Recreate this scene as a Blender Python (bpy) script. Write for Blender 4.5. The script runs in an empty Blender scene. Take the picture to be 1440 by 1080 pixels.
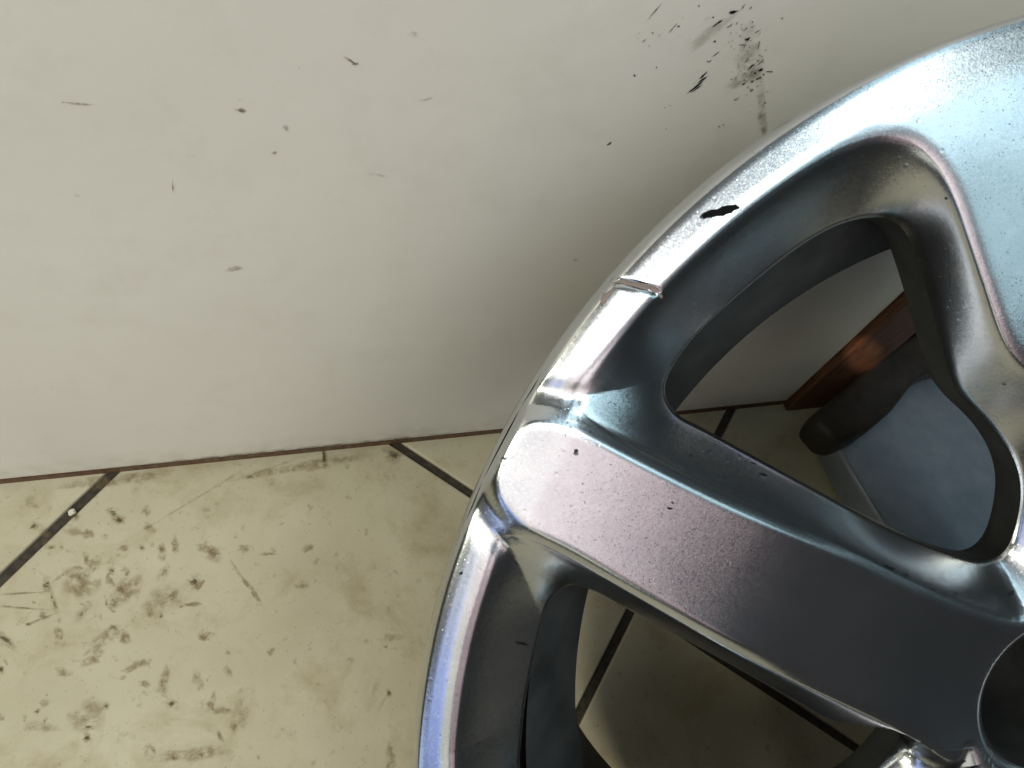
import bpy, bmesh, math, random
import numpy as np
from mathutils import Matrix, Vector
random.seed(7); rng = np.random.default_rng(7)
SC = bpy.context.scene
COL = SC.collection

# ------------------------------------------------------------------ camera
F_PX = 1082.0                      # focal length in pixels of a 1440 wide picture
UP = np.array([.436*1082, -1082, -1823.7]); UP /= np.linalg.norm(UP)      # world axes in lens coordinates (x right, y down, z ahead)
def _ray(x, y): return np.array([(x-720)/F_PX, (y-540)/F_PX, 1.0])
_nl = np.cross(_ray(0, 675), _ray(715, 603))
PX = np.cross(_nl, UP); PX /= np.linalg.norm(PX); PX = PX if PX[0] > 0 else -PX
PY = np.cross(UP, PX)
RW = np.array([PX, PY, UP])        # lens -> world rotation
CAM_H = 0.48
def to_world(v): return RW @ np.asarray(v) + np.array([0, 0, CAM_H])
cam_d = bpy.data.cameras.new("camera"); cam = bpy.data.objects.new("camera", cam_d); COL.objects.link(cam)
cam_d.sensor_width = 36; cam_d.lens = 36*F_PX/1440; cam_d.clip_start = .005; cam_d.clip_end = 100
Rb = RW @ np.diag([1, -1, -1])
cam.matrix_world = Matrix([list(Rb[i])+[[0, 0, CAM_H][i]] for i in range(3)]+[[0, 0, 0, 1]])
SC.camera = cam
cam_d.dof.use_dof = False

# ------------------------------------------------------------------ light
W = bpy.data.worlds.new("World"); SC.world = W; W.use_nodes = True      # dim surroundings of the doorway, the light comes from the lamps
bg = W.node_tree.nodes['Background']; bg.inputs[0].default_value = (.55, .85, 1, 1); bg.inputs[1].default_value = 0.008
def aim(o, src, dst):
    o.location = src
    d = Vector(dst)-Vector(src)
    o.rotation_euler = d.to_track_quat('-Z', 'Y').to_euler()
def area(name, src, dst, sx, sy, power, col):
    l = bpy.data.lights.new(name, 'AREA'); l.shape = 'RECTANGLE'; l.size = sx; l.size_y = sy; l.energy = power; l.color = col
    o = bpy.data.objects.new(name, l); COL.objects.link(o); aim(o, src, dst); return o
# direction helper: azimuth measured from -Y (towards the viewer) to +X, elevation up
def dirv(az, el, r):
    az, el = math.radians(az), math.radians(el)
    return (0.15+r*math.sin(az)*math.cos(el), -r*math.cos(az)*math.cos(el), .15+r*math.sin(el))
TGT = (0.15, 0.1, .2)
# added area lamps, no such source in view, fitted to the tones: azimuth, elevation, red, green, blue (in tens of watts); brightest high on the left, pale blue on the right, rosy in front
ADDED_LAMPS = [(-71, 43, 2.9, 2.82, 2.3), (-45, 8, .13, .16, .24), (-30, 22, .08, .11, .23), (-30, 36, .14, .14, .15), (-15, 22, .12, .12, .09), (-15, 36, .16, .14, .13),
         (0, 36, .22, .185, .19), (15, 36, .165, .138, .143), (15, 22, .09, .065, .068), (-5, 12, .15, .15, .13), (45, 36, .12, .175, .195),
         (-36, 50, .42, .43, .40), (-18, 50, .14, .14, .14), (0, 50, .13, .12, .12), (40, 54, .16, .22, .25), (54, 50, .11, .165, .185),
         (12, 68, .40, .42, .43), (36, 69, .56, .66, .68), (90, 78, .15, .22, .26)]
area('added_high_lamp', dirv(-12, 60, 2.2), TGT, 1.25, .85, 17, (1, .99, .97))  # added large lamp, unseen source, whitens the rim lip
for az, el, r, g, b in ADDED_LAMPS:
    m = max(r, g, b); area('added_lamp', dirv(az, el, 2.2), TGT, .56, .56, 10*m, (r/m, g/m, b/m))
SC.view_settings.view_transform = 'Standard'; SC.view_settings.look = 'None'
SC.view_settings.exposure = -0.45; SC.view_settings.gamma = 1
SC.render.engine = 'CYCLES'

# ------------------------------------------------------------------ helpers
def smooth(t): t = np.clip(t, 0, 1); return t*t*(3-2*t)
def tag(o, label=None, cat=None, group=None, kind=None):
    if label: o['label'] = label
    if cat: o['category'] = cat
    if group: o['group'] = group
    if kind: o['kind'] = kind
    return o
def link(name, me, mat=None, parent=None, loc=None):
    o = bpy.data.objects.new(name, me); COL.objects.link(o)
    if mat and not me.materials: me.materials.append(mat)
    if parent: o.parent = parent
    if loc is not None: o.location = loc
    return o
def mesh(name, V, Fc, normals=None, flat=False):
    me = bpy.data.meshes.new(name)
    me.from_pydata([tuple(map(float, v)) for v in V], [], [tuple(map(int, f)) for f in Fc]); me.update()
    if not flat:
        me.polygons.foreach_set('use_smooth', [True]*len(me.polygons))
    if normals is not None:
        me.normals_split_custom_set_from_vertices([tuple(map(float, n)) for n in normals])
    return me
def bevel_box(name, x0, x1, y0, y1, z0, z1, bev=.0015, seg=2):
    bm = bmesh.new(); bmesh.ops.create_cube(bm, size=1)
    for v in bm.verts:
        v.co = ((x0+x1)/2+v.co.x*(x1-x0), (y0+y1)/2+v.co.y*(y1-y0), (z0+z1)/2+v.co.z*(z1-z0))
    if bev: bmesh.ops.bevel(bm, geom=bm.edges[:], offset=bev, segments=seg, affect='EDGES', profile=.5)
    me = bpy.data.meshes.new(name); bm.to_mesh(me); bm.free(); return me

class NT:
    def __init__(s, name):
        s.m = bpy.data.materials.new(name); s.m.use_nodes = True; s.t = s.m.node_tree
        s.b = s.t.nodes['Principled BSDF']; s.out = s.t.nodes['Material Output']
        s.tc = s.t.nodes.new('ShaderNodeTexCoord')
    def n(s, typ, **k):
        x = s.t.nodes.new(typ)
        for a, v in k.items(): setattr(x, a, v)
        return x
    def l(s, a, b): s.t.links.new(a, b)
    def setin(s, sock, v):
        if hasattr(v, 'is_output'): s.l(v, sock)
        else: sock.default_value = v
    def noise(s, scale, detail=3, rough=.55, vec=None, dist=0, fac=True):
        x = s.n('ShaderNodeTexNoise'); x.inputs['Scale'].default_value = scale; x.inputs['Detail'].default_value = detail
        x.inputs['Roughness'].default_value = rough; x.inputs['Distortion'].default_value = dist
        s.l(vec if vec else s.tc.outputs['Object'], x.inputs['Vector'])
        return x.outputs[0] if fac else x.outputs[1]
    def ramp(s, v, stops):
        r = s.n('ShaderNodeValToRGB'); s.l(v, r.inputs[0]); e = r.color_ramp.elements
        while len(e) < len(stops): e.new(.5)
        for q, (p, c) in zip(e, stops):
            q.position = p; q.color = (c, c, c, 1) if isinstance(c, (int, float)) else (*c, 1)
        return r.outputs[0]
    def mix(s, f, a, b, mode='MIX'):
        x = s.n('ShaderNodeMix', data_type='RGBA', blend_type=mode)
        s.setin(x.inputs[0], f)
        for i, v in ((6, a), (7, b)):
            if isinstance(v, tuple): x.inputs[i].default_value = (*v, 1)
            else: s.l(v, x.inputs[i])
        return x.outputs[2]
    def math(s, op, a, b=0., c=0.):
        x = s.n('ShaderNodeMath', operation=op)
        for i, v in enumerate((a, b, c)): s.setin(x.inputs[i], v)
        return x.outputs[0]
    def bump(s, h, strength=.3, dist=.001, normal=None):
        x = s.n('ShaderNodeBump'); x.inputs['Strength'].default_value = strength; x.inputs['Distance'].default_value = dist
        s.l(h, x.inputs['Height'])
        if normal: s.l(normal, x.inputs['Normal'])
        return x.outputs[0]

# ------------------------------------------------------------------ materials
def mat_paint():
    k = NT('silver_flake_paint'); b = k.b
    b.inputs['Metallic'].default_value = 1
    big = k.noise(60, 4)
    col = k.mix(k.ramp(big, [(.35, 0), (.7, 1)]), (.47, .49, .505), (.55, .565, .575))
    grime = k.ramp(k.noise(420, 3, .6), [(.66, 0), (.75, 1)])
    col = k.mix(k.math('MULTIPLY', grime, .22), col, (.18, .17, .16))
    k.l(col, b.inputs['Base Color'])
    # flakes: random little mirrors
    vor = k.n('ShaderNodeTexVoronoi'); vor.inputs['Scale'].default_value = 3600; k.l(k.tc.outputs['Object'], vor.inputs['Vector'])
    sub = k.n('ShaderNodeVectorMath', operation='SUBTRACT'); k.l(vor.outputs['Color'], sub.inputs[0]); sub.inputs[1].default_value = (.5, .5, .5)
    sep = k.n('ShaderNodeSeparateColor'); k.l(vor.outputs['Color'], sep.inputs[0])
    wgt = k.math('POWER', sep.outputs[0], 70.0)
    glint = wgt
    wgt = k.math('MULTIPLY_ADD', wgt, .3, .04)
    sc = k.n('ShaderNodeVectorMath', operation='SCALE'); k.l(sub.outputs[0], sc.inputs[0]); k.l(wgt, sc.inputs['Scale'])
    geo = k.n('ShaderNodeNewGeometry')
    peel = k.bump(k.noise(700, 2, .5), .05, .0003)
    pits = k.n('ShaderNodeTexVoronoi'); pits.inputs['Scale'].default_value = 210; k.l(k.tc.outputs['Object'], pits.inputs['Vector'])
    pitm = k.ramp(pits.outputs['Distance'], [(.0, 0), (.16, 1)])
    region = k.ramp(k.noise(45, 2), [(.5, 0), (.66, 1)])
    pith = k.mix(region, (1, 1, 1), pitm)
    pb = k.bump(pith, .2, .0003, peel)
    add = k.n('ShaderNodeVectorMath', operation='ADD'); k.l(pb, add.inputs[0]); k.l(sc.outputs[0], add.inputs[1])
    nm = k.n('ShaderNodeVectorMath', operation='NORMALIZE'); k.l(add.outputs[0], nm.inputs[0])
    k.l(nm.outputs[0], b.inputs['Normal'])
    k.l(k.math('MULTIPLY_ADD', glint, -.08, .245), b.inputs['Roughness'])
    b.inputs['Coat Weight'].default_value = .12; b.inputs['Coat Roughness'].default_value = .17
    k.l(pb, b.inputs['Coat Normal'])
    return k.m
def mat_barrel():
    k = NT('dark_barrel_shade'); b = k.b  # near-black colour carries the shade inside the wheel
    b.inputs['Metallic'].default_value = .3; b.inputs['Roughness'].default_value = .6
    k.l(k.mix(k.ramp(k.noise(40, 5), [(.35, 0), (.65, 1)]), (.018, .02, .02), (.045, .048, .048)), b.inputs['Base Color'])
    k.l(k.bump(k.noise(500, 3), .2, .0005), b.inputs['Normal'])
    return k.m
def mat_panel():
    k = NT('white_laminate_panel'); b = k.b
    base = k.mix(k.ramp(k.noise(5, 3), [(.3, 0), (.7, 1)]), (.63, .60, .54), (.68, .66, .60))
    st = k.ramp(k.noise(22, 6, .7), [(.50, 0), (.75, 1)])
    base = k.mix(k.math('MULTIPLY', st, .22), base, (.42, .38, .31))
    sp = k.ramp(k.noise(900, 2), [(.74, 0), (.78, 1)])
    base = k.mix(k.math('MULTIPLY', sp, .3), base, (.3, .26, .2))
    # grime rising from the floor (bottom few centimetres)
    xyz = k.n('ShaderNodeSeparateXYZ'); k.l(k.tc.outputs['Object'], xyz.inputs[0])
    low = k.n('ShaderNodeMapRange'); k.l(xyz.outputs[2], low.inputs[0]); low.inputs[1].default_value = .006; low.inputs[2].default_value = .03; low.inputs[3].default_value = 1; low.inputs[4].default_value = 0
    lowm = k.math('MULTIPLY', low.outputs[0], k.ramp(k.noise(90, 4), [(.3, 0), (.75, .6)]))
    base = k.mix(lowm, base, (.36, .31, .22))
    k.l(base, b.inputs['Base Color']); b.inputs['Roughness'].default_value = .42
    bb = k.bump(k.noise(25, 2), .25, .002); k.l(k.bump(k.noise(350, 3), .12, .0004, bb), b.inputs['Normal'])
    return k.m
def mat_tile():
    k = NT('cream_floor_tile'); b = k.b
    base = k.mix(k.ramp(k.noise(14, 4), [(.3, 0), (.7, 1)]), (.41, .37, .255), (.50, .46, .335))
    big = k.ramp(k.noise(24, 6, .68, dist=.4), [(.50, 0), (.68, 1)])
    base = k.mix(k.math('MULTIPLY', big, .6), base, (.30, .24, .13))
    med = k.ramp(k.noise(130, 5, .65), [(.60, 0), (.70, 1)])
    base = k.mix(k.math('MULTIPLY', med, .5), base, (.20, .16, .09))
    fine = k.ramp(k.noise(620, 2, .5), [(.68, 0), (.74, 1)])
    base = k.mix(k.math('MULTIPLY', fine, .6), base, (.12, .095, .05))
    k.l(base, b.inputs['Base Color'])
    k.l(k.ramp(k.noise(60, 3), [(.3, .38), (.7, .6)]), b.inputs['Roughness'])
    k.l(k.bump(k.noise(260, 4), .25, .0006), b.inputs['Normal'])
    return k.m
def mat_plain(name, c0, c1, rough, scale=80, metal=0, bump=.2, stretch=None):
    k = NT(name); b = k.b; vec = None
    if stretch:
        mp = k.n('ShaderNodeMapping'); k.l(k.tc.outputs['Object'], mp.inputs[0]); mp.inputs['Scale'].default_value = stretch; vec = mp.outputs[0]
    nz = k.noise(scale, 5, .6, vec)
    k.l(k.mix(k.ramp(nz, [(.32, 0), (.68, 1)]), c0, c1), b.inputs['Base Color'])
    b.inputs['Roughness'].default_value = rough; b.inputs['Metallic'].default_value = metal
    k.l(k.bump(nz, bump, .0006), b.inputs['Normal'])
    return k.m
def mat_stain(name, c, rough=.6):
    # thin film of dirt: opacity per vertex, broken up by noise
    k = NT(name); b = k.b; b.inputs['Base Color'].default_value = (*c, 1); b.inputs['Roughness'].default_value = rough; b.inputs['Specular IOR Level'].default_value = .1
    at = k.n('ShaderNodeAttribute', attribute_name='opacity')
    nz = k.ramp(k.noise(650, 4, .7), [(.25, 0), (.75, 1)])
    v = k.math('ADD', at.outputs['Fac'], k.math('MULTIPLY_ADD', nz, .9, -.45))
    f = k.math('MULTIPLY', k.ramp(v, [(.25, 0), (.95, 1)]), k.math('MINIMUM', k.math('MULTIPLY', at.outputs['Fac'], 3.0), 1.0))
    mx = k.n('ShaderNodeMixShader'); tr = k.n('ShaderNodeBsdfTransparent')
    k.l(f, mx.inputs[0]); k.l(tr.outputs[0], mx.inputs[1]); k.l(b.outputs[0], mx.inputs[2]); k.l(mx.outputs[0], k.out.inputs[0])
    return k.m
def mat_soft(name, c, peak):
    k = NT(name); b = k.b; b.inputs['Base Color'].default_value = (*c, 1); b.inputs['Roughness'].default_value = .6
    at = k.n('ShaderNodeAttribute', attribute_name='opacity')
    nz = k.ramp(k.noise(170, 6, .72), [(.38, 0), (.62, 1)])
    f = k.math('MULTIPLY', k.math('MULTIPLY', at.outputs['Fac'], peak), nz)
    mx = k.n('ShaderNodeMixShader'); tr = k.n('ShaderNodeBsdfTransparent')
    k.l(f, mx.inputs[0]); k.l(tr.outputs[0], mx.inputs[1]); k.l(b.outputs[0], mx.inputs[2]); k.l(mx.outputs[0], k.out.inputs[0])
    return k.m
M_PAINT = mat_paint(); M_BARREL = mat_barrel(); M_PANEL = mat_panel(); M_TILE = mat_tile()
M_GROUT = mat_plain('dark_grout', (.022, .018, .012), (.06, .05, .035), .9, 300)
M_WOOD = mat_plain('brown_wood', (.055, .020, .009), (.14, .058, .028), .6, 60, stretch=(9, 9, 1))
M_BLUE = mat_plain('blue_grey_metal', (.24, .29, .35), (.32, .37, .43), .4, 45, .6, .1)
M_BLACK = mat_plain('dark_brown_rubber', (.012, .009, .007), (.03, .022, .017), .6, 90)
M_SCUFF = mat_stain('black_scuff', (.006, .006, .007), .95)
M_BARE = mat_plain('bare_scraped_alloy', (.16, .13, .12), (.40, .35, .33), .6, 1400, .3, .6)

# ------------------------------------------------------------------ the place: floor, panel
T0 = math.radians(46.63); ex = np.array([math.cos(T0), math.sin(T0)]); ey = np.array([-ex[1], ex[0]])
PITCH, OFF_Y, OFF_X = .32, .2259, .214            # tile joints measured from the photograph
fl = link('floor', bevel_box('floor_bed', -1.4, 1.6, -1.4, 1.2, -.05, -.0025, 0), M_GROUT); tag(fl, kind='structure')
JW = .0062
tile_me = bevel_box('tile', -(PITCH-JW)/2, (PITCH-JW)/2, -(PITCH-JW)/2, (PITCH-JW)/2, -.008, 0, .0012, 3); tile_me.materials.append(M_TILE)
ex2 = np.array([.687, .727]); ex2 = ex2/np.linalg.norm(ex2)
for i in range(-4, 4):
    for j in range(-4, 4):
        # centre: u along ex (cross the B joints), v along ey (cross the A joints)
        u = OFF_X+(i+.5)*PITCH; v = OFF_Y+(j+.5)*PITCH
        c = u*ex+v*ey
        if c[1] > .55 or c[0] < -1.2 or c[0] > 1.4 or c[1] < -1.2: continue
        t = link('tile', tile_me, None, fl, (c[0], c[1], 0)); t.rotation_euler = (0, 0, T0)
PANEL_Y, PANEL_Z0, PANEL_X1 = .2216, .008, .386
root = bpy.data.objects.new('panel', None); COL.objects.link(root); root.location = (0, PANEL_Y, 0)
tag(root, 'scuffed white panel with a thin brown bottom edge standing upright behind the wheel', 'panel')
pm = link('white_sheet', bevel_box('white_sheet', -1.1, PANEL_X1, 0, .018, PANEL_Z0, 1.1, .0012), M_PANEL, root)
link('bottom_edge', bevel_box('bottom_edge', -1.1, PANEL_X1, .001, .0155, .0, PANEL_Z0-.0003, 0), M_WOOD, root)
wp = link('wooden_post', bevel_box('wooden_post', PANEL_X1+.001, PANEL_X1+.042, PANEL_Y-.006, PANEL_Y+.03, .0, 1.1, .002), M_WOOD)
tag(wp, 'brown upright wooden strip beside the panel, seen through the upper opening of the wheel', 'post')
wall = link('wall', bevel_box('wall', -1.4, 1.6, PANEL_Y+.05, PANEL_Y+.15, .0005, 1.3, 0), mat_plain('dim_wall', (.16, .15, .14), (.22, .21, .20), .8, 20)); tag(wall, kind='structure')

# ------------------------------------------------------------------ wheel frame
tx, ty = math.radians(5.9), math.radians(-7.65)
WN = np.array([math.sin(tx)*math.cos(ty), -math.sin(ty), -math.cos(tx)*math.cos(ty)])
WP = np.array([.2006, .1188, .2425])
WA = np.cross(WN, [0, 1, 0]); WA /= np.linalg.norm(WA); WA = WA if WA[0] > 0 else -WA
WB = np.cross(WN, WA); WB = WB if WB[1] < 0 else -WB
assert np.dot(np.cross(WA, WB), WN) > 0 or True
def face_z(r): return -.03*np.clip((.215-r)/.17, 0, 1.1)**1.3
def wheel_xy(x, y):
    """point of the wheel face seen at a picture position (wheel coordinates)"""
    d = _ray(x, y); off = 0.
    for _ in range(8):
        t = ((WP+off*WN)@WN)/(d@WN); X = d*t-WP; q = np.array([X@WA, X@WB]); off = float(face_z(np.hypot(*q)))
    return q
def mm(*a): return np.array(a, float)/1000
R0 = .230
AX1, AXT = math.radians(154.3), math.radians(94.3)
def mirror(P, ang):
    c, s = math.cos(2*ang), math.sin(2*ang); P = np.asarray(P)
    return np.c_[c*P[:, 0]+s*P[:, 1], s*P[:, 0]-c*P[:, 1]]
def polar(r, th): return (r/1000*math.cos(math.radians(th)), r/1000*math.sin(math.radians(th)))
F1_right = mm((-3.2, 37.9), (-12, 35.8), (-21.2, 31.5), (-46, 41.5), (-72.2, 54.1), (-96.4, 66.8), (-122.5, 79.2), (-138.5, 86.2), (-153.9, 93.9),
   (-168.6, 101.7), (-178, 107.5), (-185, 113.0), (-186.3, 117.5), (-184.2, 121.2), (-181.4, 124.3), (-173.1, 134.6), (-166.4, 142.4), (-160.6, 148.6), (-153.6, 155.3), (-146, 162.2),
   (-138.3, 168.4), (-127, 176.6), (-116.7, 182.9), (-108.2, 186.1), (-101.2, 187), (-94.2, 185.4), (-88, 181.2), (-82.8, 175.7), (-77.5, 167.7), (-73.1, 160), (-63.3, 144),
   (-59, 136.9), (-55.4, 131.8), (-51.2, 127), (-46, 122.8), (-38, 119.2), (-28, 117.2), (-18, 116.4), (-8.75, 116.1))
H1 = mm((-156.5, 113.3), (-157, 117), (-155.7, 120.8), (-151.2, 127.1), (-143, 136), (-130.6, 147.3), (-118.2, 157.5), (-107.6, 164), (-98.9, 167), (-89.8, 167.8), (-83.4, 164.6), (-78.8, 158.5),
   (-70, 142), (-62.6, 127.2), (-56.8, 116.7), (-51, 110.6), (-40.4, 103.1), (-32.3, 96), (-25.2, 87.9), (-20, 78), (-18, 66), (-18.4, 55), (-23, 50), (-33.4, 50.5), (-55.7, 59.2), (-74.6, 68.3),
   (-100.8, 81.5), (-127.6, 95.6), (-143.8, 104.3), (-153.2, 108.8))
F2_own = mm((-43.9, -19), (-63.3, -5.1), (-78.8, 4.4), (-107.8, 20.6), (-131, 34.2), (-142.8, 41.6), (-158.5, 52), (-173.7, 62), (-187.9, 71.4), (-197, 76), (-202.5, 77.6), (-206, 76.6), (-208.2, 72), (-209.9, 66), (-213.2, 54.8),
   (-215.8, 43.8), (-217.7, 31.2), (-218.8, 19.9), (-219.3, 9.7))
F1_mir = mirror(F1_right, AX1)                # far part of window 2 is not in the picture: taken from window 1
F2_right = np.vstack([F1_mir[0], F1_mir[1], [polar(42, 205)], F2_own, F1_mir[22:]])
H1m = mirror(H1, AX1)
H2 = np.vstack([mm((-197.7, -2.6), (-197.1, 3.7), (-196.3, 15.4), (-194.6, 27), (-192.6, 37.4), (-190.3, 48.5), (-187.2, 53.5), (-182.5, 55.8), (-177.2, 54.2), (-164.6, 46.2), (-141.3, 32), (-110, 11.5), (-77.8, -9.9)),
                H1m[22:24][::-1]*1.0, H1m[8:22][::-1]])
def chaikin(P, closed, n=3):
    P = np.asarray(P)
    for _ in range(n):
        A, B = (P, np.roll(P, -1, 0)) if closed else (P[:-1], P[1:])
        Q = np.empty((2*len(A), 2)); Q[0::2] = .75*A+.25*B; Q[1::2] = .25*A+.75*B
        P = Q if closed else np.vstack([P[:1], Q, P[-1:]])
    return P
def dist_poly(X, L, closed):
    A = L if closed else L[:-1]; B = np.roll(L, -1, 0) if closed else L[1:]
    out = np.full(len(X), 9.)
    for a, b in zip(A, B):
        d = b-a; l2 = d@d
        if l2 < 1e-14: continue
        t = np.clip(((X-a)@d)/l2, 0, 1)
        out = np.minimum(out, np.hypot(X[:, 0]-a[0]-t*d[0], X[:, 1]-a[1]-t*d[1]))
    return out
def inside(X, L):
    c = np.zeros(len(X), bool)
    for a, b in zip(L, np.roll(L, -1, 0)):
        if a[1] == b[1]: continue
        k = ((a[1] > X[:, 1]) != (b[1] > X[:, 1])) & (X[:, 0] < (b[0]-a[0])*(X[:, 1]-a[1])/(b[1]-a[1])+a[0]); c ^= k
    return c
# raised spoke pad: the outline whose rounded end lies over the rim lip
PAD = np.vstack([mm((-46, 41.5), (-72.2, 54.1), (-96.4, 66.8), (-122.5, 79.2), (-138.5, 86.2), (-153.9, 93.9), (-168.6, 101.7), (-179.1, 107.2), (-189.1, 111.8), (-198, 112.9)),
    mm((-203.4, 110), (-206.6, 104.5), (-208.6, 99), (-209.9, 93), (-208.2, 86.5), (-203, 80.2)), mm((-197.5, 76.2), (-187.9, 71), (-173.7, 61.5), (-158.5, 51.5), (-142.8, 41.2), (-131, 34), (-107.8, 20.3), (-78.8, 3.9), (-63.3, -5.1), (-43.9, -19))])
PADs = chaikin(PAD, False, 2)
PADc = np.vstack([PADs, [0, 0]])
CRACK = np.array([wheel_xy(868, 395), wheel_xy(895, 401), wheel_xy(924, 410)])
def base_z(X):
    r = np.hypot(X[:, 0], X[:, 1]); z = face_z(r)
    pd = dist_poly(X, PADs, False)*np.where(inside(X, PADc), 1, -1)
    lip = smooth((r-.2165)/.003)*(1-.97*smooth((pd+.002)/.005))
    aw = np.abs(np.arctan2(X[:, 1], X[:, 0])-AXT); lip = lip*(.25+.75*smooth((aw-.30)/.28))
    z = z-lip*.17*np.clip(r-.2185, 0, 1)                       # lip slopes outwards
    e = np.clip((r-.2283)/.0017, 0, 1); z = z-.0017*(1-np.sqrt(np.clip(1-e**2, 0, 1)))
    e2 = np.clip((r-.2262)/.0038, 0, 1); z = z-.0006*e2**2
    inner = 1-smooth((.150-r)/.05)
    z = z+inner*.0012*smooth((pd+.002)/.0055)
    # crown of the pad, turned down towards its rounded end
    sx = X[:, 0]*math.sin(math.radians(154.8))-X[:, 1]*math.cos(math.radians(154.8))      # across the narrow spoke
    z = z+1.6*np.clip(sx, -.03, .03)**2*smooth((pd-.001)/.004)*inner
    # shallow saddle beside the pad, ending the lip
    w = smooth((r-.2150)/.005)
    z = z-w*.0010*np.exp(-((pd+.0052)/.0034)**2)
    dc = dist_poly(X, CRACK, False); z = z-.0007*np.exp(-(dc/.0010)**2)
    z = z-.004*np.clip((.034-r)/.006, 0, 1)**2
    return z
class Window:
    def __init__(s, Fopen, Hc, axis):
        s.Fo = chaikin(Fopen, False, 2); m = mirror(s.Fo, axis)[::-1]
        s.Fext = np.vstack([s.Fo, m]); s.Fm = m
        s.H = chaikin(Hc, True, 2); s.axis = axis
    def z(s, X):
        b = base_z(X); u = np.minimum(dist_poly(X, s.Fo, False), dist_poly(X, s.Fm, False)); ins = inside(X, s.Fext)
        v = dist_poly(X, s.H, True); hin = inside(X, s.H); v = np.where(hin, 0, v)
        ue = np.where(ins, u, -u)+.0006; ue = np.clip(ue, 0, 1)
        z0 = b-.0007*np.where(ins, 0, np.clip(1-u/.0045, 0, 1)**2)-.0007*ins; b = z0
        w = .0016; ps = ue**2/(ue+w)
        g = ps/(ps+v+1e-9)
        g = np.where(ue > 0, g, 0)
        sx = X[:, 0]*math.sin(math.radians(154.8))-X[:, 1]*math.cos(math.radians(154.8))
        D = .015-.0055*smooth((sx-.004)/.010)*smooth((.058-sx)/.028)*smooth((np.hypot(X[:, 0], X[:, 1])-.09)/.04)
        z = b-D*g
        z = z-.0009*np.where(ins, np.clip(1-v/.0012, 0, 1)**2, 0)
        return z
def resample(L, n):
    Lc = np.vstack([L, L[:1]]); s = np.r_[0, np.cumsum(np.hypot(*np.diff(Lc, axis=0).T))]
    t = np.linspace(0, s[-1], n, endpoint=False)
    return np.c_[np.interp(t, s, Lc[:, 0]), np.interp(t, s, Lc[:, 1])]
def ray_hit(c, dirs, L, far=False):
    A = L; B = np.roll(L, -1, 0); best = np.full(len(dirs), 9. if not far else 0.)
    for a, b in zip(A, B):
        e = b-a; den = dirs[:, 0]*e[1]-dirs[:, 1]*e[0]; den = np.where(np.abs(den) < 1e-12, 1e-12, den)
        ac = a-c; t = (ac[0]*e[1]-ac[1]*e[0])/den; s = (ac[0]*dirs[:, 1]-ac[1]*dirs[:, 0])/den
        ok = (t > 1e-6) & (s >= -1e-6) & (s <= 1+1e-6)
        best = np.where(ok, np.maximum(best, t) if far else np.minimum(best, t), best)
    return best
RB = .0285
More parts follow.
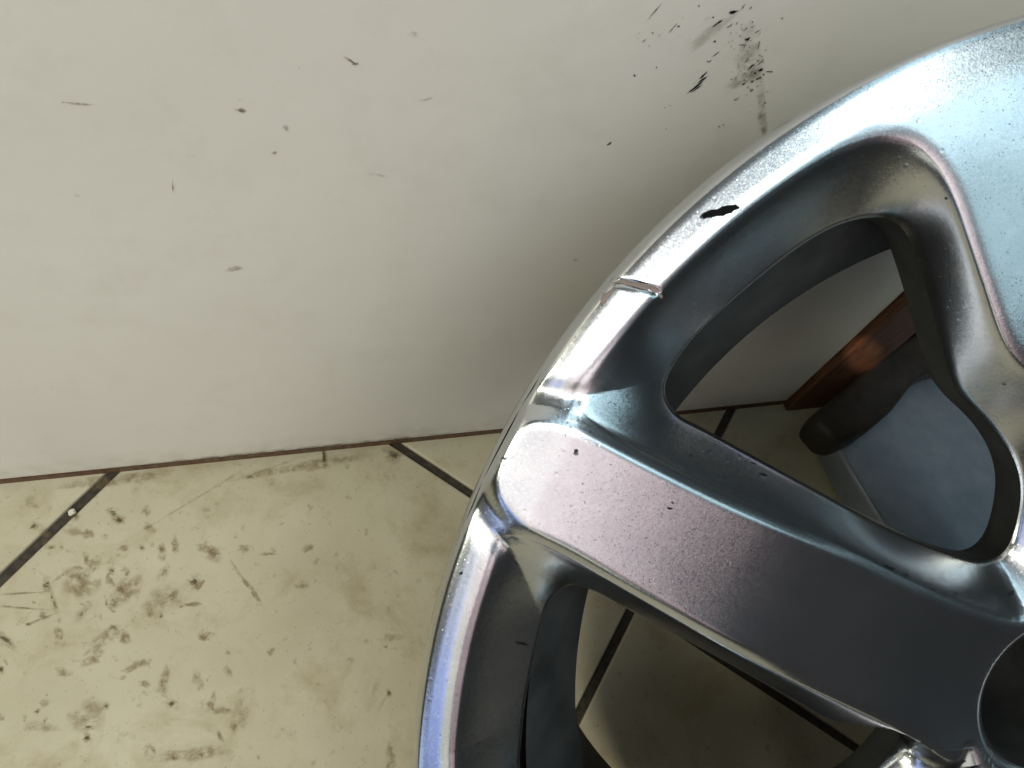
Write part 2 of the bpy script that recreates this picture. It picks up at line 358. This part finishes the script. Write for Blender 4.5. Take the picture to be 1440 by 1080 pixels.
def sector_mesh(win, a0, a1, cen, NT_=900, NB=46):
    arc = lambda r, p, q, n: np.c_[r*np.cos(np.linspace(p, q, n)), r*np.sin(np.linspace(p, q, n))]
    Bp = np.vstack([arc(R0, a0, a1, 160), arc(RB, a1, a0, 40)])
    # loop F with its closing stretch just inside the sector's edge
    Fl = np.vstack([win.Fo])
    Fs = resample(Fl, NT_)
    corners = np.array([[R0*math.cos(a0), R0*math.sin(a0)], [R0*math.cos(a1), R0*math.sin(a1)], [RB*math.cos(a0), RB*math.sin(a0)], [RB*math.cos(a1), RB*math.sin(a1)]])
    th = np.arctan2(Fs[:, 1]-cen[1], Fs[:, 0]-cen[0]); thc = np.arctan2(corners[:, 1]-cen[1], corners[:, 0]-cen[0])
    extra = np.linspace(-math.pi, math.pi, 360, endpoint=False)
    th = np.unique(np.round(np.r_[th, thc, extra], 6)); n = len(th)
    D = np.c_[np.cos(th), np.sin(th)]
    h = ray_hit(cen, D, win.H, True); f = ray_hit(cen, D, Fl, True); b = ray_hit(cen, D, Bp, False)
    # slivers: clip F to B
    f = np.minimum(np.maximum(f, h+.0005), b-.0002)
    rings = []
    ins = np.r_[0, .0004, .0009, .0015, .0022]
    for q in ins: rings.append(np.minimum(h+q, h+(f-h)*.35*(q/.0022)) if q else h)
    for q in np.linspace(.12, .9, 12): rings.append((h+(f-h)*.35*1)*(1-q)+f*q if False else (h+np.minimum(.0022, (f-h)*.35))*(1-q)+np.maximum(f-.004, h+(f-h)*.6)*q)
    for q in (.004, .0032, .0025, .0018, .0012, .0006, 0): rings.append(np.maximum(f-q, f-(f-h)*.4*(q/.004)))
    for q in (.0005, .001, .0016, .0024, .0034): rings.append(f+np.minimum(q, (b-f)*.3*(q/.0034)))
    last = rings[-1].copy()
    for q in np.linspace(0, 1, NB+1)[1:]: rings.append(last*(1-q)+b*q)
    rings = np.array(rings); rings = np.maximum.accumulate(rings, 0)
    nr = len(rings)
    X = cen+rings[:, :, None]*D[None]; X = X.reshape(-1, 2)
    z = win.z(X)
    G = np.c_[X, z].reshape(nr, n, 3)
    dr = np.gradient(G, axis=0); da = np.roll(G, -1, 1)-np.roll(G, 1, 1)
    N = np.cross(dr, da); N[N[..., 2] < 0] *= -1
    L = np.linalg.norm(N, axis=2); bad = L < 1e-13; N[bad] = (0, 0, 1); N /= np.linalg.norm(N, axis=2)[..., None]
    N = N.reshape(-1, 3)
    e = 1.5e-4; k = np.r_[np.where(bad.ravel())[0], np.arange((nr-2)*n, nr*n)]; Xk = X[k]      # seams and slivers: exact slope
    zx = (win.z(Xk+[e, 0])-win.z(Xk-[e, 0]))/(2*e); zy = (win.z(Xk+[0, e])-win.z(Xk-[0, e]))/(2*e)
    q = np.c_[-zx, -zy, np.ones(len(k))]; N[k] = q/np.linalg.norm(q, axis=1)[:, None]
    V = np.c_[X, z]
    i, j = np.meshgrid(np.arange(nr-1), np.arange(n), indexing='ij'); j2 = (j+1) % n
    Fc = np.stack([i*n+j, (i+1)*n+j, (i+1)*n+j2, i*n+j2], -1).reshape(-1, 4)
    # hole wall, downwards from ring 0
    hl = X[:n]; hz = z[:n]
    return V, N, Fc, (hl, hz)
win1 = Window(F1_right, H1, AXT); win2 = Window(F2_right, H2, math.radians(214.3))
c1 = mm(-92, 112); c2 = mirror([c1], AX1)[0]
S1 = sector_mesh(win1, AXT, AX1, c1); S2 = sector_mesh(win2, AX1, math.radians(214.3), c2)
# unseen openings, made smaller to keep stray light from behind the wheel
cs1 = mm(-95, 118); cs2 = mirror([cs1], AX1)[0]
win1s = Window(F1_right, cs1+(H1-cs1)*.35, AXT); win2s = Window(F2_right, cs2+(H2-cs2)*.35, math.radians(214.3))
T1 = sector_mesh(win1s, AXT, AX1, c1, 420, 24); T2 = sector_mesh(win2s, AX1, math.radians(214.3), c2, 420, 24)
def rot(V, a):
    c, s = math.cos(a), math.sin(a); return np.c_[V[:, 0]*c-V[:, 1]*s, V[:, 0]*s+V[:, 1]*c, V[:, 2]]
def submesh(name, pieces):
    Vs, Ns, Fs, o = [], [], [], 0
    for V, N, Fc, a in pieces:
        if not len(Fc): continue
        used, inv = np.unique(Fc.ravel(), return_inverse=True)
        Vv, Nn = V[used], N[used]
        if a: Vv, Nn = rot(Vv, a), rot(Nn, a)
        Vs.append(Vv); Ns.append(Nn); Fs.append(inv.reshape(-1, 4)+o); o += len(used)
    return mesh(name, np.vstack(Vs), np.vstack(Fs), np.vstack(Ns))
def split(S, lo, hi):
    V, N, Fc, _ = S; c = V[Fc].mean(1); r = np.hypot(c[:, 0], c[:, 1]); a = np.arctan2(c[:, 1], c[:, 0]) % (2*math.pi)
    pd = inside(c[:, :2], PADc)
    rim = (r > .198) & ~(pd & (r > .198)); hub = (r < .055) & ~rim; mid = math.radians((lo+hi)/2)
    m = ~rim & ~hub; thin = (pd & (r >= .055)) | (m & ((a > mid) if lo < 100 else (a < mid)))
    thick = m & ~thin
    return Fc[rim], Fc[hub], Fc[thin], Fc[thick]
p1 = split(S1, 94.3, 154.3); p2 = split(S2, 154.3, 214.3)
K = 2*math.pi/3
q1 = split(T1, 94.3, 154.3); q2 = split(T2, 154.3, 214.3)
def around(name, k):
    return submesh(name, [(S[0], S[1], p[k], a) for S, p, a in ((S1, p1, 0), (S2, p2, 0), (T1, q1, K), (T2, q2, K), (T1, q1, -K), (T2, q2, -K))])
me_rim = around('rim_lip', 0); me_hub = around('hub', 1)
me_thin = submesh('spoke', [(S1[0], S1[1], p1[2], 0), (S2[0], S2[1], p2[2], 0)])
me_thin2 = submesh('spoke', [(T1[0], T1[1], q1[2], 0), (T2[0], T2[1], q2[2], 0)])
me_w0 = submesh('wide_spoke', [(S1[0], S1[1], p1[3], 0), (T2[0], T2[1], q2[3], -K)])       # between opening one and its neighbour
me_w1 = submesh('wide_spoke', [(T1[0], T1[1], q1[3], K), (S2[0], S2[1], p2[3], 0)])
me_w2 = submesh('wide_spoke', [(T1[0], T1[1], q1[3], -K), (T2[0], T2[1], q2[3], K)])
for m in (me_rim, me_hub, me_thin, me_thin2, me_w0, me_w1, me_w2): m.materials.append(M_PAINT)
# base of the wheel: lowest point of the rear flange
W_DEPTH, W_RB = .186, .183
tt = np.linspace(0, 2*math.pi, 720)
low = min(((WP-W_DEPTH*WN+W_RB*(math.cos(t)*WA+math.sin(t)*WB)) @ UP, t) for t in tt)[1]
base_l = Vector((W_RB*math.cos(low), W_RB*math.sin(low), -W_DEPTH))
Rw = RW @ np.column_stack([WA, WB, WN])
if np.linalg.det(Rw) < 0: print('HANDEDNESS', np.linalg.det(Rw))
wheel = bpy.data.objects.new('alloy_wheel', None); COL.objects.link(wheel)
wpos = to_world(WP)
Mw = Matrix([list(Rw[i])+[wpos[i]] for i in range(3)]+[[0, 0, 0, 1]])
wheel.matrix_world = Mw @ Matrix.Translation(base_l)
tag(wheel, 'bare silver alloy car wheel with a scraped rim leaning on the white panel', 'wheel')
off = -base_l
def wpart(name, me, mat=None, rz=0, z=0):
    o = link(name, me, mat, wheel); o.matrix_parent_inverse = Matrix()
    o.location = off+Vector((0, 0, z)); o.rotation_euler = (0, 0, rz); return o
rim_o = wpart('rim_lip', me_rim); wpart('hub', me_hub)
wpart('spoke', me_thin); wpart('spoke', me_thin2, None, K); wpart('spoke', me_thin2, None, -K)
for m in (me_w0, me_w1, me_w2): wpart('wide_spoke', m)
# the walls of each opening
def strip(loop, ztop, depth, inset=0.0):
    n = len(loop); levels = [(0, 0), (.001, .35), (.003, .6), (.008, .5), (depth-.003, .7), (depth, 2.0)]
    # outward offset as the casting widens slightly behind the edge
    d = np.roll(loop, -1, 0)-np.roll(loop, 1, 0); nn = np.c_[d[:, 1], -d[:, 0]]; nn /= np.linalg.norm(nn, axis=1)[:, None]+1e-12
    V = []
    for dz, o in levels:
        V.append(np.c_[loop+nn*o*.001, ztop-dz])
    V = np.vstack(V); Fc = []
    for i in range(len(levels)-1):
        for j in range(n): Fc.append((i*n+j, i*n+(j+1) % n, (i+1)*n+(j+1) % n, (i+1)*n+j))
    return V, Fc
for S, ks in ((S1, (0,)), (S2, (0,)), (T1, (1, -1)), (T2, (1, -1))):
    V, Fc = strip(S[3][0], S[3][1], .015); me = mesh('opening_wall', V, Fc); me.materials.append(M_BARREL)  # dark colour stands in for the unlit opening walls
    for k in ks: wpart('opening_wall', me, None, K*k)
def lathe(name, prof, n=288, flip=False):
    P = np.array(prof); a = np.linspace(0, 2*math.pi, n, endpoint=False)
    V = np.vstack([np.c_[r*np.cos(a), r*np.sin(a), np.full(n, z)] for r, z in P]); Fc = []
    for i in range(len(P)-1):
        for j in range(n):
            q = (i*n+j, i*n+(j+1) % n, (i+1)*n+(j+1) % n, (i+1)*n+j); Fc.append(q[::-1] if flip else q)
    return mesh(name, V, Fc)
zl = -.17*(.230-.2185)-.0023
wpart('rim_edge', lathe('rim_edge', [(.2300, zl), (.2303, zl-.002), (.2303, zl-.006), (.2290, zl-.0095), (.225, zl-.011), (.214, zl-.0115), (.204, zl-.016), (.199, zl-.024)]), M_PAINT)
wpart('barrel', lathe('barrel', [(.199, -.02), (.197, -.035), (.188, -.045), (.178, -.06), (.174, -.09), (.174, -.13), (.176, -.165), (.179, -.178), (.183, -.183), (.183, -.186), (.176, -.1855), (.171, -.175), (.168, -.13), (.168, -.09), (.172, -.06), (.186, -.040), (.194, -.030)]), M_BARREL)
wpart('centre_bore', lathe('centre_bore', [(RB, float(base_z(np.array([[RB, 0]]))[0])), (RB-.0005, -.045), (RB-.0015, -.075), (RB-.003, -.14), (.004, -.142)], 96), M_BARREL)  # tube closed and coloured dark so the bore stays black

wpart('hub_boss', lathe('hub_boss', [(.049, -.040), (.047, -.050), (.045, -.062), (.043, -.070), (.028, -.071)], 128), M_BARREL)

# ------------------------------------------------------------------ dirt, scuffs and marks
def hit(px, py, surf, lift):
    d = _ray(px, py)
    if surf == 'floor': X = d*((CAM_H-lift)/-(d@UP)); return to_world(X)
    if surf == 'panel': X = d*((PANEL_Y-lift)/(d@PY)); return to_world(X)
def blob(px, py, L, Wd, ang, surf, n=22, rough=.35):
    """ragged patch: centre, half length and half width in picture units, turned to lie in the surface"""
    pts = []; ph = rng.uniform(0, 6.28, 4)
    for i in range(n):
        a = 2*math.pi*i/n; k = 1+rough*(.5*math.sin(2*a+ph[0])+.35*math.sin(3*a+ph[1])+.3*math.sin(5*a+ph[2])+.25*math.sin(8*a+ph[3]))
        x, y = L*k*math.cos(a), Wd*k*math.sin(a); c, s = math.cos(ang), math.sin(ang)
        pts.append((px+x*c-y*s, py+x*s+y*c))
    return pts
class Marks:
    def __init__(s): s.V = []; s.F = []; s.A = []
    def fan(s, cen, pts, op):
        o = len(s.V); n = len(pts); mid = [(np.array(p)*.55+np.array(cen)*.45) for p in pts]
        s.V += [cen]+mid+list(pts); s.A += [op]+[op*.85]*n+[0]*n
        for i in range(n):
            j = (i+1) % n; s.F.append((o, o+1+i, o+1+j)); s.F.append((o+1+i, o+1+n+i, o+1+n+j)); s.F.append((o+1+i, o+1+n+j, o+1+j))
    def build(s, name, mat, parent=None, kind=None, wheelpart=False):
        me = bpy.data.meshes.new(name); me.from_pydata([tuple(map(float, v)) for v in s.V], [], s.F); me.update()
        at = me.attributes.new('opacity', 'FLOAT', 'POINT'); at.data.foreach_set('value', s.A)
        if wheelpart: o = wpart(name, me, mat)
        else:
            o = link(name, me, mat, parent)
            if parent: o.location = -Vector(parent.location)
        if kind: o['kind'] = kind
        return o
def add_marks(M, surf, items, lift=.00025):
    if surf == 'wheel':
        P, LL = [], []
        for k, (px, py, L, Wd, ang, op) in enumerate(items):
            P += [(px, py)]+blob(px, py, L, Wd, math.radians(ang), surf, rough=.12 if op > 2 else .35); LL += [lift+.00001*(k % 17)]*23
        Q = wheel_many(P, np.array(LL))
        for k, it in enumerate(items): M.fan(Q[23*k], list(Q[23*k+1:23*k+23]), it[5])
        return
    for k, (px, py, L, Wd, ang, op) in enumerate(items):
        l = lift+.00001*(k % 17)
        if True: M.fan(hit(px, py, surf, l), [hit(*p, surf, l) for p in blob(px, py, L, Wd, math.radians(ang), surf)], op)
def wheel_many(P, lift):
    P = np.asarray(P, float); D = np.c_[(P-[720, 540])/F_PX, np.ones(len(P))]; z = np.zeros(len(P)); dn = D@WN
    for it in range(4):
        t = ((WP@WN)+z)/dn; X = D*t[:, None]-WP; q = np.c_[X@WA, X@WB]
        a = np.degrees(np.arctan2(q[:, 1], q[:, 0])) % 360; k = a < 154.3
        if k.any(): z[k] = win1.z(q[k])
        if (~k).any(): z[~k] = win2.z(q[~k])
    return np.c_[q, z+lift]

# panel scuffs (crop coordinates of the smudged patch near the wheel)
def c1p(x, y): return 840+x/5.143, y/5.143
dk = []
for (x0, y0, x1, y1, w, op) in [(490, 0, 345, 165, 6, .55), (585, 160, 515, 240, 5, .55), (600, 150, 520, 235, 3, .3), (912, 138, 835, 195, 8, 1), (1018, 75, 945, 100, 15, .9), (985, 160, 950, 205, 4, .6), (820, 118, 755, 160, 5, .3),
        (885, 370, 835, 412, 5, .7), (790, 440, 812, 450, 4, .7), (825, 435, 808, 450, 4, .7), (795, 520, 740, 570, 9, 1), (800, 552, 720, 600, 7, .9), (790, 560, 640, 690, 8, 1), (775, 600, 665, 680, 4, .8), (720, 580, 690, 612, 4, .5),
        (1070, 20, 1040, 80, 7, .5), (1120, 45, 1100, 70, 5, .6), (1150, 182, 1100, 205, 6, .6), (1185, 212, 1130, 245, 6, .6), (1108, 265, 1070, 300, 10, .8), (1080, 325, 1020, 325, 8, .6), (1175, 290, 1160, 370, 7, .5), (1110, 425, 1060, 455, 6, .6),
        (1200, 435, 1155, 475, 5, .6), (1130, 465, 1095, 500, 12, .8), (1205, 497, 1160, 515, 12, .9), (1215, 515, 1265, 520, 5, .6), (1190, 555, 1150, 575, 12, .7), (1135, 580, 1110, 595, 10, .8), (1075, 600, 1045, 612, 9, .6), (1130, 645, 1100, 665, 9, .6),
        (1045, 690, 985, 735, 14, .35), (1222, 735, 1205, 752, 8, .6), (1005, 622, 890, 690, 8, .25), (815, 858, 745, 885, 5, .3), (745, 885, 668, 950, 4, .25), (350, 285, 328, 305, 7, .7), (370, 180, 262, 280, 9, .2), (460, 245, 430, 272, 6, .35), (1180, 600, 1150, 640, 16, .3), (1225, 760, 1235, 975, 22, .12)]:
    (a, b), (c, d) = c1p(x0, y0), c1p(x1, y1)
    dk.append(((a+c)/2, (b+d)/2, math.hypot(a-c, b-d)/2+.6, w/5.143*.62+.25, math.degrees(math.atan2(d-b, c-a)), op*1.0))
for (x, y, r, op) in [(735, 42, 7, .9), (850, 300, 12, .8), (1338, 132, 9, .6), (588, 190, 10, .8), (400, 238, 9, .7), (620, 128, 5, .6), (838, 125, 9, .6), (296, 275, 6, .6), (375, 332, 7, .5), (428, 487, 7, .7), (270, 547, 12, .8), (540, 450, 4, .5), (970, 573, 6, .8), (1100, 340, 6, .5), (1175, 400, 7, .7), (1218, 360, 5, .6),
        (523, 762, 6, .7), (490, 778, 4, .6), (912, 905, 7, .8), (880, 915, 9, .5), (1138, 825, 6, .5), (1105, 808, 7, .5), (498, 930, 6, .7), (1152, 693, 5, .6), (1263, 518, 7, 1), (865, 990, 7, .3), (968, 338, 6, .5), (1020, 400, 10, .5), (965, 620, 5, .4)]:
    a, b = c1p(x, y); dk.append((a, b, r/5.143*.8+.25, r/5.143*.6+.2, rng.uniform(0, 180), op))
for _ in range(70):
    t = rng.random(); a, b = c1p(1060+rng.normal(0, 70)+t*70, 180+t*520+rng.normal(0, 40)); dk.append((a, b, rng.uniform(.6, 2.6), rng.uniform(.4, 1.1), -40+rng.normal(0, 25), rng.uniform(.3, .8)))
dk = [(a, b, L_, w_*1.25, g_, o_*1.25) for a, b, L_, w_, g_, o_ in dk]
LEFT = [(857, 202, 5.5, 2.6, -45, 1), (293, 595, 3.4, 1.5, -65, .6), (516, 556, 1.6, 1.2, 0, .8), (46, 643, 2, 1, 0, .4), (553, 242, 1.2, 1.8, 90, .9), (293, 298, .9, 4, 0, .4), (604, 578, 1, 1.5, 90, .8), (420, 95, 2.3, 2, 0, .7), (403, 90, 1.6, 1, 0, .6), (536, 159, 1.3, 1.2, 0, .7), (384, 122, 1.2, 1, 0, .6), (360, 121, 1.2, 1, 0, .6),
       (722, 312, 2.4, 1.2, 70, .5), (834, 316, 3, .8, 20, .7), (460, 437, 1.2, 1.6, 90, .6), (338, 478, 2, 1.3, 90, .5), (30, 446, 2.5, .8, 0, .4), (660, 538, 7, .6, -3, .35), (100, 138, 1, 1, 0, .6), (366, 164, 1.2, 1, 0, .5), (748, 470, 1.5, 1, 0, .5), (690, 420, 1.2, 1, 0, .4)]
dk += [(a, b, L_*.8, w_*.7, g_, o_*(1 if a == 857 else .5)) for a, b, L_, w_, g_, o_ in LEFT]
m = Marks(); add_marks(m, 'panel', dk); m.build('scuff_marks', M_SCUFF, root, 'stuff')
br = [(1055, 80, 20, 50, 5, .22), (1045, 110, 26, 12, -30, .25), (1000, 45, 50, 9, -35, .15), (1072, 160, 8, 40, 0, .35), (360, 640, 420, 5, -5.7, .5), (110, 146, 24, 2.0, 3, .5), (88, 144, 3, 1.5, 0, .6), (338, 155, 9, 3.6, 4, .95), (339, 141, 6.5, 1.4, 4, .6), (492, 85, 12, 2.2, 35, .55), (500, 90, 7, 1.6, -5, .6), (243, 262, 1.6, 9, 0, .45), (330, 378, 16, 3.5, -6, .35), (598, 140, 12, 2.2, -8, .4), (402, 180, 6, 4, 30, .3), (270, 220, 8, 3, 0, .25), (530, 246, 16, 2.5, 8, .25), (108, 275, 5, 3, 0, .3), (386, 215, 4, 2.5, 0, .35), (810, 366, 5, 2, 5, .8), (580, 48, 8, 5, 20, .25)]  # the long thin strip is dirt plus contact shade painted along the bottom edge
m = Marks(); add_marks(m, 'panel', br); m.build('smudges_and_edge_shade', mat_soft('brown_dirt_and_shade', (.16, .12, .07), 1.6), root, 'stuff')

# floor dirt
def c6(x, y): return x/2.0768, 560+y/2.0768
fd, fb = [], []
for (x, y, L, Wd, a, op) in [(332, 335, 17, 10, 55, 1.1), (348, 356, 15, 9, 10, 1.1), (97, 374, 13, 8, -60, 1), (566, 537, 15, 17, 0, 1.0), (500, 893, 16, 11, 0, 1), (478, 850, 26, 10, 60, .65), (478, 510, 26, 9, -60, .7), (626, 458, 22, 14, 0, .7), (253, 993, 10, 9, 0, 1.2), (258, 960, 9, 7, 0, 1), (222, 918, 6, 6, 0, .8), (325, 504, 9, 7, 0, .9),
        (15, 705, 30, 10, 35, 1.1), (2, 792, 9, 8, 0, 1.2), (108, 915, 8, 5, -30, .9), (470, 637, 6, 5, 0, .9), (329, 604, 13, 9, 0, .8), (240, 628, 28, 9, -35, .6), (415, 438, 9, 6, 0, .7), (472, 440, 11, 6, 0, .7), (1136, 861, 7, 8, 0, 1), (1127, 725, 5, 6, 0, .8), (1120, 885, 3, 26, 30, .35), (135, 545, 11, 14, 0, 1), (155, 590, 30, 6, 70, .8), (185, 515, 38, 4, -35, .7), (60, 570, 66, 2.6, -3, .8), (60, 612, 66, 2.6, 5, .9), (120, 645, 50, 2.6, -22, .7),
        (585, 285, 160, 2.6, -31, .5), (730, 229, 9, 6, -30, .8), (815, 195, 90, 1.6, -20, .4), (946, 168, 7, 24, 0, 1.2), (1150, 165, 26, 14, 20, 1.0), (105, 315, 7, 6, 0, .6), (218, 345, 12, 9, 0, .9), (305, 405, 8, 8, 0, .6), (150, 435, 10, 5, -30, .7), (180, 436, 6, 5, 0, .7), (310, 900, 8, 8, 0, .7), (600, 325, 8, 6, 0, .4), (666, 743, 5, 5, 0, .7), (982, 456, 6, 6, 0, .5), (130, 943, 3, 3, 0, .9), (590, 1043, 4, 4, 0, .9), (505, 1050, 5, 10, -60, .7), (755, 1050, 5, 5, 0, .7), (80, 660, 9, 5, 0, .8)]:
    px, py = c6(x, y); fd.append((px, py, L/2.3, Wd/2.4, a, op*.62)); fb.append((px, py, L/1.3, Wd/1.2, a, op*.36))
for (x, y, L, Wd, a, op) in [(230, 540, 60, 45, 0, .55), (370, 560, 40, 55, 40, .5), (310, 700, 90, 20, -30, .45), (400, 780, 45, 16, -20, .6), (185, 800, 28, 16, 0, .55), (600, 695, 26, 16, 0, .7), (366, 700, 16, 26, 0, .65), (560, 602, 32, 8, 0, .5), (505, 575, 16, 20, 20, .6), (735, 560, 50, 10, 50, .6), (690, 500, 40, 6, 60, .4), (715, 440, 26, 16, 0, .45), (780, 455, 30, 6, 0, .4), (210, 385, 40, 16, 15, .4), (360, 438, 20, 12, 0, .5), (270, 760, 40, 20, -30, .5), (120, 960, 60, 20, 0, .3), (560, 1040, 120, 26, -5, .45), (700, 930, 60, 25, -70, .3), (130, 890, 20, 12, 0, .4), (880, 200, 200, 20, -10, .4), (330, 240, 160, 22, -7, .4), (1140, 700, 40, 16, 0, .3), (260, 930, 60, 60, 0, .35), (480, 590, 90, 40, -20, .3), (1140, 1050, 20, 40, 0, .5)]:
    px, py = c6(x, y); fb.append((px, py, L/2.0768, Wd/2.0768, a, op))
for _ in range(110):
    px, py = rng.uniform(0, 620), rng.uniform(650, 1090); 
    if rng.random() < .45: px, py = rng.normal(130, 90), rng.normal(850, 110)
    if py < 690-.1*px: continue
    s = rng.uniform(.5, 1.7); fd.append((px, py, s*rng.uniform(1, 2), s, rng.uniform(0, 180), rng.uniform(.2, .5)))
for _ in range(55):
    px, py = rng.normal(150, 110), rng.normal(880, 110)
    if py < 700-.1*px or px > 590: continue
    s = rng.uniform(2, 9); fb.append((px, py, s*rng.uniform(1, 2.2), s, rng.uniform(0, 180), rng.uniform(.3, .6)))
m = Marks(); add_marks(m, 'floor', fb, .0002); m.build('brown_stains', mat_soft('soft_brown_stain', (.23, .155, .065), 1.25), fl, 'stuff')
m = Marks(); add_marks(m, 'floor', fd, .0005); m.build('dirt_specks', mat_stain('dark_dirt', (.10, .07, .035)), fl, 'stuff')
# a crumb of white plaster in the joint
bm = bmesh.new(); bmesh.ops.create_icosphere(bm, subdivisions=2, radius=.0022)
for v in bm.verts: v.co *= 1+random.uniform(-.25, .25)
me = bpy.data.meshes.new('plaster_crumb'); bm.to_mesh(me); bm.free()
o = link('plaster_crumb', me, mat_plain('crumb', (.55, .52, .42), (.7, .68, .58), .8, 900)); o.location = hit(101, 720, 'floor', .0012)
tag(o, 'tiny white crumb lying in the dark joint between floor tiles', 'crumb')

# marks on the wheel
bk = [(1014, 297, 26, 8.5, -13, 1.7), (1002, 300, 20, 6, -16, 1.7), (1026, 294, 16, 6, -8, 1.7), (1030, 293, 13, 4, -6, 1.0), (994, 302, 13, 2.4, -18, .7), (903, 397, 26, 1.0, 14, 1.2), (893, 404, 20, .8, 14, .7), (857, 410, 22, 4.2, -50, 1.25), (846, 423, 13, 3.4, -52, 1.2), (866, 400, 10, 4, -40, 1.2), (838, 434, 8, 1.6, -55, .9), (810, 637, 6, 5.5, 30, .85), (830, 607, 2.2, 2, 0, .8), (798, 594, 2, 1.2, 0, .6), (795, 612, 1.4, 3, 0, .5), (942, 715, 4.6, 1.6, 8, 1.1), (946, 707, 2.6, 1.8, 20, 1), (948, 692, 1.3, 1.3, 0, .8), (648, 806, 2.6, 3.6, 40, 1),
      (735, 905, 10, 3, 8, .7), (1308, 283, 4, 2, -30, .9), (1274, 302, 2.2, 1.6, 0, .8), (820, 680, 3, 1, 45, .4), (909, 757, 3, 1, 0, .5), (907, 623, 2, .8, 0, .5), (985, 712, 8, 1, -45, .3), (1060, 651, 6, 1.4, 20, .6), (1075, 667, 9, 1.8, 15, .7), (1049, 648, 3, 1, 0, .5), (997, 634, 3, 1.4, 0, .5), (971, 640, 3, 2, 45, .6), (1020, 670, 2.5, 1.6, 0, .6), (1251, 798, 9, 2.2, 25, .9), (1275, 808, 4, 1.6, 20, .8), (1313, 829, 1.6, 2.4, 0, .8), (1345, 834, 5, 3, 0, .5), (1408, 540, 5, 3, 10, .5), (1340, 470, 2.4, 1.4, 0, .6), (1101, 941, 2.4, 1.6, 0, .8), (1422, 833, 5, 6, 0, .6)]
for _ in range(60):
    a = rng.uniform(0, 1); px, py = 1000+a*330+rng.normal(0, 10), 350-a*120+rng.normal(0, 26); bk.append((px, py, rng.uniform(.5, 1.6), rng.uniform(.4, 1), rng.uniform(0, 180), .6))
for _ in range(50):
    bk.append((rng.uniform(860, 1060), rng.uniform(330, 560), rng.uniform(.5, 1.5), rng.uniform(.4, 1), rng.uniform(0, 180), .55))
def onface(i):
    q = wheel_xy(i[0], i[1]); r = np.hypot(*q); Q = np.array([q]); return r < .2285 and not inside(Q, win1.H)[0] and not inside(Q, win2.H)[0]
bk = [b for b in bk if onface(b)]
m = Marks(); add_marks(m, 'wheel', bk, .0002); m.build('black_scuffs', M_SCUFF, wheelpart=True, kind='stuff')
gy = [(882, 397, 17, 4.6, 13, 2.2), (902, 402, 20, 5, 14, 2.2), (920, 407, 9, 5, 20, 1.8), (856, 411, 27, 6, -50, 1.6), (928, 415, 6, 4, 60, .9), (874, 396, 9, 4, 0, 1.6)]
gy += [(775, 692, 12, 4, -20, .25), (822, 706, 4, 1.6, 60, .4)]
m = Marks(); add_marks(m, 'wheel', gy, .00012); m.build('scraped_patch', mat_stain('scraped_alloy', (.20, .165, .15)), wheelpart=True, kind='stuff')

# added spot behind the camera, standing for sunlight on the wooden strip
_w = hit(1215, 500, 'panel', .006); _d = to_world(_ray(1190, 470)*-.7)
l = bpy.data.lights.new('sun_patch_spot', 'SPOT'); l.energy = 110; l.color = (1, .80, .62); l.spot_size = math.radians(1.0); l.spot_blend = .3; l.shadow_soft_size = .004
o = bpy.data.objects.new('sun_patch_spot', l); COL.objects.link(o); aim(o, _d+np.array([-.02, .0, .05]), _w)

# ------------------------------------------------------------------ things seen through the opening
def slab(name, pix, lift, thick, mat, bev=.003, tilt=0):
    top = [to_world(_ray(x, y)*((CAM_H-lift-tilt*(x-1300)/1000)/-(_ray(x, y)@UP))) for x, y in pix]
    bm = bmesh.new(); vt = [bm.verts.new(p) for p in top]; f = bm.faces.new(vt)
    ext = bmesh.ops.extrude_face_region(bm, geom=[f]); 
    for v in [g for g in ext['geom'] if isinstance(g, bmesh.types.BMVert)]: v.co.z -= thick
    bmesh.ops.recalc_face_normals(bm, faces=bm.faces[:])
    bmesh.ops.bevel(bm, geom=bm.edges[:], offset=bev, segments=3, affect='EDGES', profile=.5)
    me = bpy.data.meshes.new(name); bm.to_mesh(me); bm.free()
    for p in me.polygons: p.use_smooth = True
    o = link(name, me, mat); return o
o = slab('metal_plate', [(1165, 600), (1200, 560), (1300, 500), (1400, 455), (1540, 450), (1560, 800), (1440, 880), (1300, 830), (1248, 745), (1200, 668)], .030, .028, M_BLUE, .004)
tag(o, 'blue grey metal piece lying behind the wheel, seen through its upper opening', 'metal plate')
o = slab('dark_block', [(1147, 590), (1155, 574), (1205, 530), (1240, 500), (1290, 468), (1400, 415), (1440, 450), (1385, 500), (1320, 515), (1290, 533), (1258, 575), (1222, 606), (1188, 622), (1168, 615)], .062, .028, M_BLACK, .005)
tag(o, 'dark rounded block resting on the blue grey metal piece behind the wheel', 'block')
